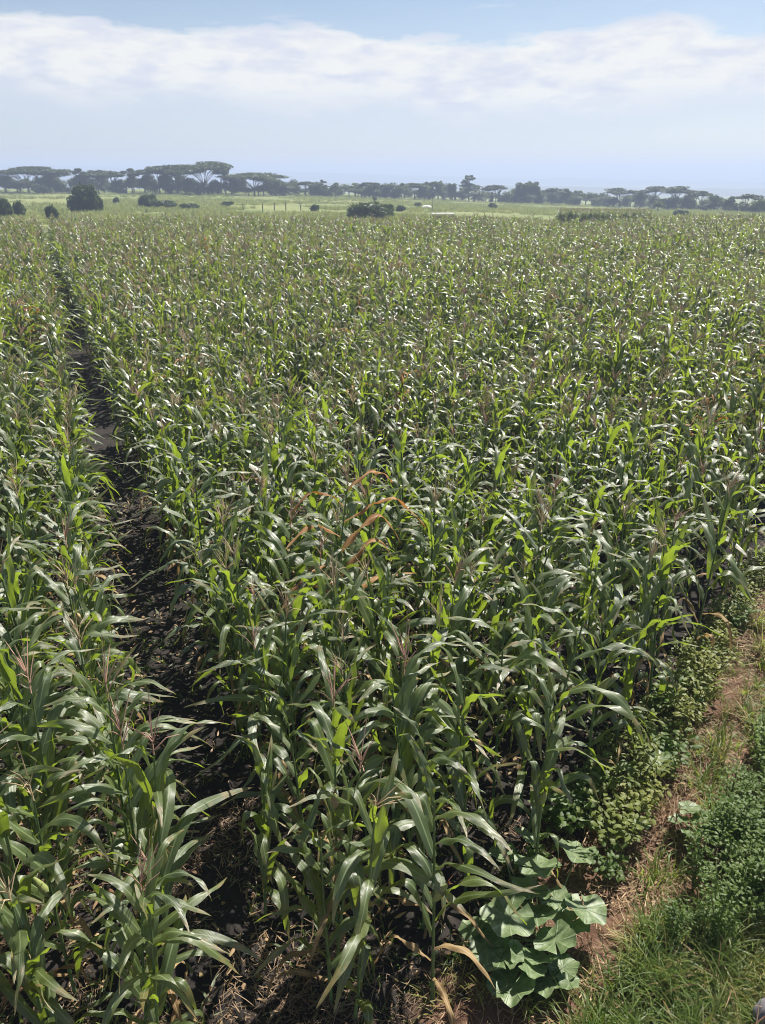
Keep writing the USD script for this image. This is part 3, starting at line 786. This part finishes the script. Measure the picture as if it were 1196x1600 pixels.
def squash(name, leaves, root, label, cat='squash plant'):
    r = np.random.default_rng(len(leaves) * 13 + 5)
    path = numbered(f'/World/{name}')
    prim = UsdGeom.Xform.Define(stage, path).GetPrim()
    rp = at(*root)
    prim_loc = np.array([rp[0], rp[1], float(ground_z(rp[0], rp[1]))])
    place(prim, prim_loc)
    ends = []
    for (px, py, wpx, z) in leaves:
        c = at(px, py, z)
        R = wpx / 2 / FPX * np.linalg.norm(c - [0, 0, CAM_H]) / (np.linalg.norm(ray(px, py)) / 1.0) * np.linalg.norm(ray(px, py))
        v, f, uv = round_leaf(r, R)
        v = rot_to(v, math.radians(r.uniform(5, 32)), r.uniform(-1.2, 1.2) + math.pi, r.uniform(0, 6.28)) + c - prim_loc
        part(path, 'leaf', (v, f, uv), M_SQUASH)
        foot = (c - prim_loc) * [0.75, 0.75, 0] + [0, 0, 0.02] + np.append(r.normal(0, 0.04, 2), 0)
        top = v[0] - [0, 0, 0.004]
        part(path, 'leaf_stalk', tube([foot, (foot + top) / 2 + [0, 0, 0.03], top], [0.006, 0.005, 0.004], 5), M_PETIOLE)
        ends.append(foot)
    for q in range(0, len(ends), 2):
        e = ends[q]
        part(path, 'vine', tube([np.zeros(3) + [0, 0, 0.01], e * 0.5 + [0, 0, 0.03], e], [0.008, 0.007, 0.005], 5), M_PETIOLE)
    tag(prim, label, cat)


squash('squash_vine', [(905, 1333, 58, .22), (838, 1355, 66, .42), (832, 1392, 58, .30), (795, 1432, 74, .34), (838, 1428, 60, .26), (868, 1405, 44, .3), (915, 1420, 58, .30), (893, 1440, 52, .24),
                       (868, 1470, 56, .28), (845, 1498, 46, .2), (762, 1482, 52, .22), (785, 1497, 56, .24), (822, 1503, 58, .22), (880, 1512, 42, .14), (770, 1447, 44, .2), (800, 1538, 62, .14),
                       (855, 1530, 58, .1), (890, 1535, 28, .16), (822, 1308, 38, .24), (786, 1335, 42, .2), (740, 1450, 40, .2)],
       (840, 1470), 'squash vine with broad veined round leaves at the foot of the near maize corner')
squash('squash_vine', [(1000, 1287, 30, .22), (1078, 1265, 34, .22), (1100, 1280, 36, .24), (1085, 1302, 34, .2), (1112, 1303, 30, .18), (1062, 1282, 30, .2)], (1085, 1290),
       'cluster of silvery broad squash leaves at the left edge of the right-hand weeds')
squash('squash_vine', [(870, 1247, 44, .25), (892, 1240, 30, .2), (975, 1197, 34, .25), (1030, 1187, 36, .28), (1035, 1093, 40, .25), (855, 1232, 26, .2), (990, 1205, 26, .2)], (930, 1215),
       'scattered pale squash leaves among yellow weeds along the maize edge')

# grey stone at the lower right corner
c = at(1204, 1592, 0.10)
sv, sf = clod(577)
import trimesh
ms = trimesh.Trimesh(sv, sf).subdivide().subdivide()
vv = ms.vertices * [0.15, 0.13, 0.26] * (1 + 0.05 * (meshkit.fbm(ms.vertices * 3, 3, 4)[:, None] - 0.5))
tag(part('/World', 'grey_stone', (vv + c, np.array(ms.faces)), M_STONE), 'smooth grey stone cut off by the lower right corner among weeds', 'stone')


# ---------------------------------------------------------------- grassland behind the field
mt = [[('blades', tuft(700 + s, 30, 0.55, 0.03, 0.35, (20, 90), seg=4), M_MEADOW)] for s in range(4)]
n = 26000
y = rng.uniform(69, 290, n); x = rng.uniform(-1, 1, n) * (0.5 * y * 0.93 + 6)
k = (y > field_end(x) + 0.8) & (rng.random(n) < np.clip(1.25 - y / 420, 0.2, 1)) & (nz(x, y, 0.06, 71) > 0.4)
w = np.stack([x[k], y[k], terrain(x[k], y[k]) - 0.03], 1)
instancer('/World/meadow_grass', mt, w, rng.integers(0, 4, len(w)), rng.uniform(0, 6.28, len(w)), rng.uniform(0.5, 1.3, len(w)), 'pale yellow green rough grass behind the maize field', 'grass', tilt=0.2)
# dark strip of another maize crop at the right
n = 4200
px_ = rng.uniform(872, 1016, n); yy_ = rng.uniform(96, 108, n)
x = (px_ - 598) / FPX * (yy_ * math.cos(PITCH) + CAM_H * math.sin(PITCH))
w = np.stack([x, yy_, terrain(x, yy_)], 1)
instancer('/World/far_crop_strip', far_protos[:5], w, rng.integers(0, 5, n), rng.uniform(0, 6.28, n), rng.uniform(0.66, 0.86, n), 'dark green strip of young crop beyond the field on the right', 'crop strip', tilt=0.1)


# ---------------------------------------------------------------- trees
def cards(r, centre, radii, n, size, flat=0.0):
    """n leaf-clump faces spread through an ellipsoid, denser towards its shell."""
    d = r.normal(0, 1, (n, 3)); d /= np.linalg.norm(d, axis=1, keepdims=True)
    rad = r.random(n) ** 0.45
    lump = 0.75 + 0.5 * meshkit.noise(d * 2.2 + r.uniform(0, 50, 3), 3)
    p = centre + d * (rad * lump)[:, None] * radii
    a = r.normal(0, 1, (n, 3)); a[:, 2] *= 1 - flat; a /= np.linalg.norm(a, axis=1, keepdims=True) + 1e-9
    b = np.cross(a, r.normal(0, 1, (n, 3)) + [0, 0, flat * 3]); b /= np.linalg.norm(b, axis=1, keepdims=True) + 1e-9
    s = size * r.uniform(0.5, 1.3, n)[:, None]
    v = np.stack([p - a * s, p - b * s * 0.5, p + a * s, p + b * s * 0.6], 1).reshape(-1, 3)
    i = np.arange(n)[:, None] * 4
    return v, np.vstack([i + [0, 1, 2], i + [0, 2, 3]])


def acacia(seed, H=8.0, spread=5.0, pads=7, mat=None):
    def f():
        r = np.random.default_rng(seed); wood, crown = [], []
        fork = H * r.uniform(0.22, 0.35)
        wood.append(tube([[0, 0, -0.3], [r.normal(0, .1), r.normal(0, .1), fork]], [H * .028, H * .02], 7))
        for q in range(pads):
            a = q / pads * 6.28 + r.normal(0, 0.35); rad = spread * (0.15 if q == 0 else r.uniform(0.4, 0.85))
            top = np.array([math.cos(a) * rad, math.sin(a) * rad, H * (0.9 if q == 0 else r.uniform(0.66, 0.88))])
            mid = top * [0.45, 0.45, 0] + [r.normal(0, .2), r.normal(0, .2), fork + (top[2] - fork) * 0.55]
            wood.append(tube([[0, 0, fork * 0.95], mid, top], [H * .014, H * .009, H * .004], 5))
            for _ in range(3):
                t2 = top + np.array([r.normal(0, spread * .2), r.normal(0, spread * .2), r.uniform(-0.02, 0.06) * H])
                wood.append(tube([mid, (mid + t2) / 2 + [0, 0, .15], t2], [H * .007, H * .005, H * .002], 4))
            pr = spread * r.uniform(0.36, 0.55)
            crown.append(cards(r, top + [0, 0, 0.02 * H], np.array([pr, pr, H * r.uniform(0.06, 0.1)]), 420, 0.32, 0.5))
        return [('trunk', cat_mesh(wood), M_BARK), ('crown', cat_mesh(crown), mat or M_ACACIA)]
    return f


def round_tree(seed, H=6.0, W=3.0, lobes=15, low=0.25, n=150):
    def f():
        r = np.random.default_rng(seed); wood, crown = [], []
        wood.append(tube([[0, 0, -0.3], [0.05, 0, H * 0.4], [r.normal(0, .2), r.normal(0, .2), H * 0.8]], [H * .03, H * .02, H * .006], 6))
        for q in range(lobes):
            a = r.uniform(0, 6.28); rad = W * r.uniform(0.1, 0.62); z = H * r.uniform(low + 0.12, 0.82)
            rad *= math.sqrt(max(0.1, 1 - ((z / H - 0.5) / 0.5) ** 2))
            c = np.array([math.cos(a) * rad, math.sin(a) * rad, z])
            wood.append(tube([[0, 0, H * low], c * [.5, .5, .75], c], [H * .01, H * .007, H * .003], 4))
            pr = W * r.uniform(0.24, 0.42)
            crown.append(cards(r, c, np.array([pr, pr, pr * r.uniform(0.6, 0.9)]), n, 0.26))
        return [('trunk', cat_mesh(wood), M_BARK), ('crown', cat_mesh(crown), M_TREE)]
    return f


def spiky_tree(seed, H=7.0):
    """Upright tree with short rising branches in tiers."""
    def f():
        r = np.random.default_rng(seed); wood, crown = [], []
        wood.append(tube([[0, 0, -0.3], [0.1, 0, H * 0.5], [0, 0.1, H]], [H * .02, H * .014, H * .003], 6))
        for q in range(26):
            z = H * r.uniform(0.3, 0.98); a = q * 2.4; ll = H * 0.26 * (1.15 - z / H) + 0.3
            t = np.array([math.cos(a) * ll, math.sin(a) * ll, z + ll * r.uniform(0.3, 0.9)])
            wood.append(tube([[0, 0, z], t], [H * .006, H * .002], 4))
            crown.append(cards(r, t * [.7, .7, 1] + [0, 0, -.1], np.array([ll * .5, ll * .5, .28]), 70, 0.2))
        return [('trunk', cat_mesh(wood), M_BARK), ('crown', cat_mesh(crown), M_TREE)]
    return f


def plume_tree(seed, H=6.0):
    """A few leaning bare stems, each with a plume of leaves at its end."""
    def f():
        r = np.random.default_rng(seed); wood, crown = [], []
        for q in range(4):
            lean = r.uniform(0.15, 0.4); off = np.array([r.normal(0, .5), r.normal(0, .5), 0]); h = H * r.uniform(0.75, 1)
            t = off + [lean * h, r.normal(0, .3), h]
            wood.append(tube([off + [0, 0, -.3], off + [lean * h * .3, 0, h * .5], t], [.14, .1, .04], 5))
            for z in np.linspace(0.45, 1, 6):
                c = off + (t - off) * z
                crown.append(cards(r, c, np.array([.5, .5, .6]), 90, 0.24))
        return [('trunk', cat_mesh(wood), M_BARK), ('crown', cat_mesh(crown), M_TREE)]
    return f


def column_tree(seed, H=5.0):
    def f():
        r = np.random.default_rng(seed)
        return [('trunk', tube([[0, 0, -.3], [0, 0, H * .9]], [.12, .04], 5), M_BARK),
                ('crown', cat_mesh([cards(r, np.array([r.normal(0, .1), r.normal(0, .1), z]), np.array([.55, .55, .6]) * (1.1 - 0.5 * z / H), 130, 0.2) for z in np.linspace(H * .15, H, 9)]), M_TREE)]
    return f


def bush(seed, W=2.0, H=1.6, lobes=9, n=420, size=0.16):
    def f():
        r = np.random.default_rng(seed); crown, wood = [], []
        for q in range(lobes):
            a = r.uniform(0, 6.28); rad = W * r.uniform(0, 0.62)
            c = np.array([math.cos(a) * rad, math.sin(a) * rad, H * r.uniform(0.25, 0.72)])
            wood.append(tube([[0, 0, -.1], c], [.05, .02], 4))
            crown.append(cards(r, c, np.array([W * .42, W * .42, H * .34]), n, size))
        return [('branches', cat_mesh(wood), M_BARK), ('foliage', cat_mesh(crown), M_BUSH)]
    return f


BUILD = {'ac1': (acacia(801, 8, 5.5, 8), 8.6, 8), 'ac2': (acacia(802, 8, 4.2, 6), 8.6, 7), 'ac3': (acacia(803, 8, 6.5, 9), 8.6, 10), 'ac4': (acacia(804, 8, 3.0, 4), 8.6, 6),
         'ro1': (round_tree(811), 6.2, 6), 'ro2': (round_tree(812, 6, 3.6, 11), 6.2, 7), 'ro3': (round_tree(813, 6, 2.6, 8, 0.3), 6.2, 5), 'ro4': (round_tree(814, 5, 4.2, 12, 0.1), 5.2, 8),
         'sp1': (spiky_tree(821), 7.4, 3), 'pl1': (plume_tree(831), 6.3, 3), 'pl2': (plume_tree(832), 6.3, 3), 'co1': (column_tree(841), 5.3, 1.2),
         'bu1': (bush(851), 1.7, 4), 'bu2': (bush(852, 2.4, 1.4, 11), 1.5, 4.8), 'bu3': (bush(853, 1.5, 1.8, 8), 1.9, 3), 'bu4': (bush(854, 2.6, 2.6, 16, 420, 0.2), 2.8, 5)}
built = {}


def vegetation(name, kind, px, base_y, top_y, label, cat, group=None, dist=None, wide=None, rz=None):
    """Stands a plant where the photograph shows its foot at (px, base_y), as tall as its top at top_y; wide in pixels."""
    p = on_ground(px, base_y) if dist is None else None
    if dist is not None:
        d = ray(px, 300); k = dist / d[1]; p = np.array([d[0] * k, dist, 0.0])
    z = float(terrain(p[0], p[1]))
    dt = ray(px, top_y)
    h = CAM_H + dt[2] * p[1] / dt[1] - z
    f, h0, w0 = BUILD[kind]
    s = h / h0
    sw = s
    if wide:
        sw = wide / FPX * (p[1] * math.cos(PITCH)) / w0
    path = numbered(f'/World/{name}')
    prim = UsdGeom.Xform.Define(stage, path).GetPrim()
    place(prim, (p[0], p[1], z), rng.uniform(0, 360) if rz is None else rz, (0, 0), (sw, sw, s))
    if kind not in built:
        built[kind] = path
        for nm, mesh, mat in f():
            part(path, nm, mesh, mat)
    else:
        prim.GetReferences().AddInternalReference(Sdf.Path(built[kind]))
        prim.SetInstanceable(True)
    tag(prim, label, cat, group)
    return prim


A = 'acacia_tree'
base_line = lambda px: np.interp(px, [0, 250, 500, 700, 870, 1000, 1120, 1196], [301, 303, 307, 313, 320, 325, 330, 334])
SKY = [  # px, top, kind, width in pixels
    (10, 262, 'ro2', 44), (45, 257, 'ac1', 60), (78, 256, 'ac3', 66), (128, 259, 'ac4', 30), (155, 263, 'ac1', 50), (178, 264, 'ac2', 40), (207, 259, 'ac4', 26), (228, 264, 'ro3', 26),
    (250, 256, 'ac1', 52), (278, 254, 'ac1', 64), (320, 247, 'ac3', 74), (347, 253, 'ac4', 30), (362, 267, 'ro3', 30), (398, 266, 'ac3', 76), (432, 276, 'ro3', 30), (455, 281, 'ro2', 34), (478, 281, 'ac2', 34),
    (505, 279, 'sp1', 18), (525, 282, 'ro1', 34), (560, 285, 'ro2', 38), (578, 282, 'ac2', 34), (602, 277, 'ro2', 44), (628, 282, 'ro1', 32), (648, 283, 'ac2', 32), (665, 284, 'pl1', 24), (690, 283, 'pl2', 26), (710, 286, 'pl1', 20),
    (733, 271, 'sp1', 28), (765, 287, 'ac4', 26), (775, 286, 'ac2', 28), (812, 285, 'pl1', 30), (822, 284, 'pl2', 26), (843, 287, 'pl2', 24), (862, 291, 'ac2', 34), (885, 291, 'ro1', 30), (905, 290, 'ro3', 24), (930, 293, 'ro2', 36),
    (968, 291, 'ac1', 40), (1000, 293, 'ro1', 32), (1022, 287, 'ac2', 36), (1057, 288, 'ac1', 40), (1075, 296, 'ro1', 28), (1095, 295, 'ac2', 26), (1116, 294, 'ro2', 30), (1140, 303, 'ro1', 34), (1165, 300, 'ac2', 36), (1185, 302, 'ro2', 34)]
UNIQUE = {(320, 247): 'tallest flat-topped acacia of the far tree line, with layered wide crown', (398, 266): 'wide umbrella acacia with open pale branches right of the tallest acacia',
          (733, 271): 'tall pointed tree with spiky top standing above the middle of the tree line', (602, 277): 'round domed dark tree behind the dark bush in the middle of the grassland',
          (207, 259): 'small flat acacia crown lifted above the left part of the tree line', (10, 262): 'dark round tree at the left end of the far tree line',
          (505, 279): 'thin pointed tree between round trees left of the middle of the tree line', (1057, 288): 'flat-topped acacia highest in the right part of the tree line'}
GR = {'ac': ('flat-topped acacia in the far hazy tree line', 'acacias of the far tree line'), 'ro': ('round-crowned tree in the far hazy tree line', 'round trees of the far tree line'),
      'pl': ('leaning plume-like tree right of the middle of the tree line', 'leaning trees of the far tree line'), 'sp': ('', '')}
NM = {'ac': 'acacia_tree', 'ro': 'round_tree', 'pl': 'leaning_tree', 'sp': 'pointed_tree', 'co': 'columnar_tree'}
seen = {}
for px, top, kind, wd in SKY:
    if (px, top) not in UNIQUE:
        seen[kind[:2]] = seen.get(kind[:2], 0) + 1
    u = UNIQUE.get((px, top))
    vegetation(NM[kind[:2]], kind, px, base_line(px), top, u or f'{ordinal(seen[kind[:2]])} from the left: ' + GR[kind[:2]][0], 'tree', None if u else GR[kind[:2]][1], wide=wd)
third = lambda q: 'left' if q < 399 else 'middle' if q < 797 else 'right'
for px, top in ((768, 300), (780, 297)):
    vegetation('columnar_tree', 'co1', px, 316, top, 'narrow columnar dark tree in front of the tree line, ' + ('left of a pair' if px < 775 else 'right of a pair'), 'tree', wide=6)
for px in np.arange(4, 1196, 11.0):  # undergrowth of the tree line
    q = px + rng.uniform(-5, 5); b = base_line(q) + rng.uniform(-2.0, 0.5)
    vegetation('thorn_tree', ['ro4', 'ro4', 'ro2', 'ro1'][int(rng.integers(0, 4))], q, b, b - rng.uniform(14, 27) * (1.3 if q < 440 else 1.0), f'low dark thorn tree at the foot of the {third(q)} third of the tree line', 'tree', f'low trees, {third(q)} third of the tree line', wide=rng.uniform(30, 52))
# bushes in the grassland
B = [('bu4', 130, 331, 285, 52, 'largest dark dense bush on the left, standing just behind the maize'), ('bu1', 152, 330, 296, 30, 'paler half of the big bush clump on the left, its right side'),
     ('bu2', 65, 303, 288, 34, 'low round bush behind the big dark bush at the left'), ('bu4', 575, 341, 314, 74, 'broad dark bush at the far maize edge in the middle'), ('bu2', 600, 340, 318, 40, 'small bush adjoining the right side of the broad dark bush'),
     ('bu3', 491, 330, 318, 20, 'small round dark bush alone in the grassland left of the broad bush'), ('bu2', 228, 323, 303, 40, 'dark bush with a low crest in the left grassland'), ('bu2', 262, 324, 312, 56, 'low spreading bush right of the crested bush'),
     ('bu2', 300, 326, 317, 44, 'lowest flat bush at the right end of the left bush row'), ('bu1', 770, 326, 315, 20, 'small round bush right of the white sheet in the grassland'), ('bu1', 1060, 337, 326, 34, 'rounded bush at the far right edge of the maize'),
     ('ro3', 1028, 331, 308, 30, 'small umbrella-shaped tree in front of the right tree line'), ('bu3', 8, 340, 306, 34, 'ragged small tree at the left frame edge behind the maize'), ('bu3', 34, 338, 311, 26, 'ragged small bush second from the left frame edge'),
     ('bu3', 84, 344, 318, 26, 'upright leafy bush rising in front of the big dark bush'), ('bu1', 357 - 175, 318, 306, 14, 'tiny round bush right of the big dark bush'), ('bu2', 355, 322, 314, 26, 'pale low bush near the fence posts'),
     ('bu2', 628, 330, 320, 22, 'pale low bush left of the long low roof'), ('bu1', 655, 322, 315, 18, 'small bush left of the white sheet'), ('bu2', 120, 301, 293, 30, 'distant low bush behind the big dark bush'), ('bu2', 190, 303, 295, 30, 'distant low bush at the foot of the left acacias')]
for kind, px, by, ty, wd, lab in B:
    vegetation('small_tree' if kind[:2] == 'ro' else 'bush', kind, px, by, ty, lab, 'tree' if kind[:2] == 'ro' else 'bush', wide=wd)
vegetation('sapling', 'ro3', 585, 318, 303, 'slender lone sapling above the broad dark bush', 'tree', wide=12)

# fence posts in the grassland
for px, b, t in ((411, 330, 318), (429, 329, 317), (447, 329, 316), (380, 328, 319), (470, 329, 319)):
    p = on_ground(px, b); d = ray(px, t); h = CAM_H + d[2] * p[1] / d[1] - float(terrain(p[0], p[1]))
    r_ = np.random.default_rng(px)
    m = tube([[0, 0, -.3], [r_.normal(0, .03), 0, h * .5], [r_.normal(0, .06), r_.normal(0, .06), h]], [.085, .08, .07], 7)
    pr = part('/World', 'fence_post', m, M_WOOD)
    place(pr, (p[0], p[1], float(terrain(p[0], p[1]))))
    tag(pr, {411: 'leftmost of the three dark posts in the grassland', 429: 'middle of the three dark posts in the grassland', 447: 'rightmost and tallest of the three dark posts in the grassland', 380: 'short post left of the three dark posts', 470: 'short post right of the three dark posts'}[px], 'post', 'posts standing in the grassland')


# low open shelter with a long pale roof, and a white sheet further back
def boxm(cx, cy, cz, sx, sy, sz):
    m = trimesh.creation.box((sx, sy, sz)); m.apply_translation((cx, cy, cz))
    return np.array(m.vertices), np.array(m.faces)


p = on_ground(693, 343); z = float(terrain(p[0], p[1]))
sh = numbered('/World/low_shelter'); prim = UsdGeom.Xform.Define(stage, sh).GetPrim(); place(prim, (p[0], p[1] + 1, z), 2)
h = CAM_H + ray(693, 334)[2] * p[1] / ray(693, 334)[1] - z
rf = boxm(0, 0, 0, 3.0, 1.8, 0.05); v = rf[0].copy(); v[:, 2] += h + v[:, 1] * 0.06
part(sh, 'roof', (v, rf[1]), M_TIN, smooth=False)
for sx in (-1.35, 0, 1.35):
    for sy in (-0.75, 0.75):
        part(sh, 'post', tube([[sx, sy, -.2], [sx, sy, h - .04 + sy * .06]], [.05, .045], 6), M_WOOD)
for zz in (h * .35, h * .6):
    part(sh, 'rail', boxm(0, -0.81, zz, 2.7, 0.04, 0.1), M_WOOD, smooth=False)
tag(prim, 'long low shelter with pale flat roof just behind the maize right of the middle', 'shelter')
p = on_ground(667, 325); z = float(terrain(p[0], p[1]))
a = np.linspace(-1, 1, 15); b = np.linspace(-1, 1, 9)
AA, BB = np.meshgrid(a, b, indexing='ij')
zz = 0.55 * np.clip(1 - AA ** 2, 0, 1) ** .5 * np.clip(1 - BB ** 2, 0, 1) ** .5 + 0.05 * (meshkit.noise(np.stack([AA * 4, BB * 4, 0 * AA], -1), 3) - .5)
v = np.stack([AA * 1.1, BB * .8, zz + .05], -1).reshape(-1, 3)
pr = part('/World', 'white_sheet', (v, grid_faces(15, 9)[:, ::-1]), M_SHEET); place(pr, (p[0], p[1], z))
tag(pr, 'white sheet draped over a low heap in the grassland', 'sheet')
p = on_ground(676, 330); z = float(terrain(p[0], p[1]))
pr = part('/World', 'thin_pole', tube([[0, 0, -.2], [.02, 0, 1.0], [.05, 0, 2.2]], [.05, .045, .04], 6), M_WOOD); place(pr, (p[0], p[1], z))
tag(pr, 'thin grey pole beside the white sheet', 'pole')
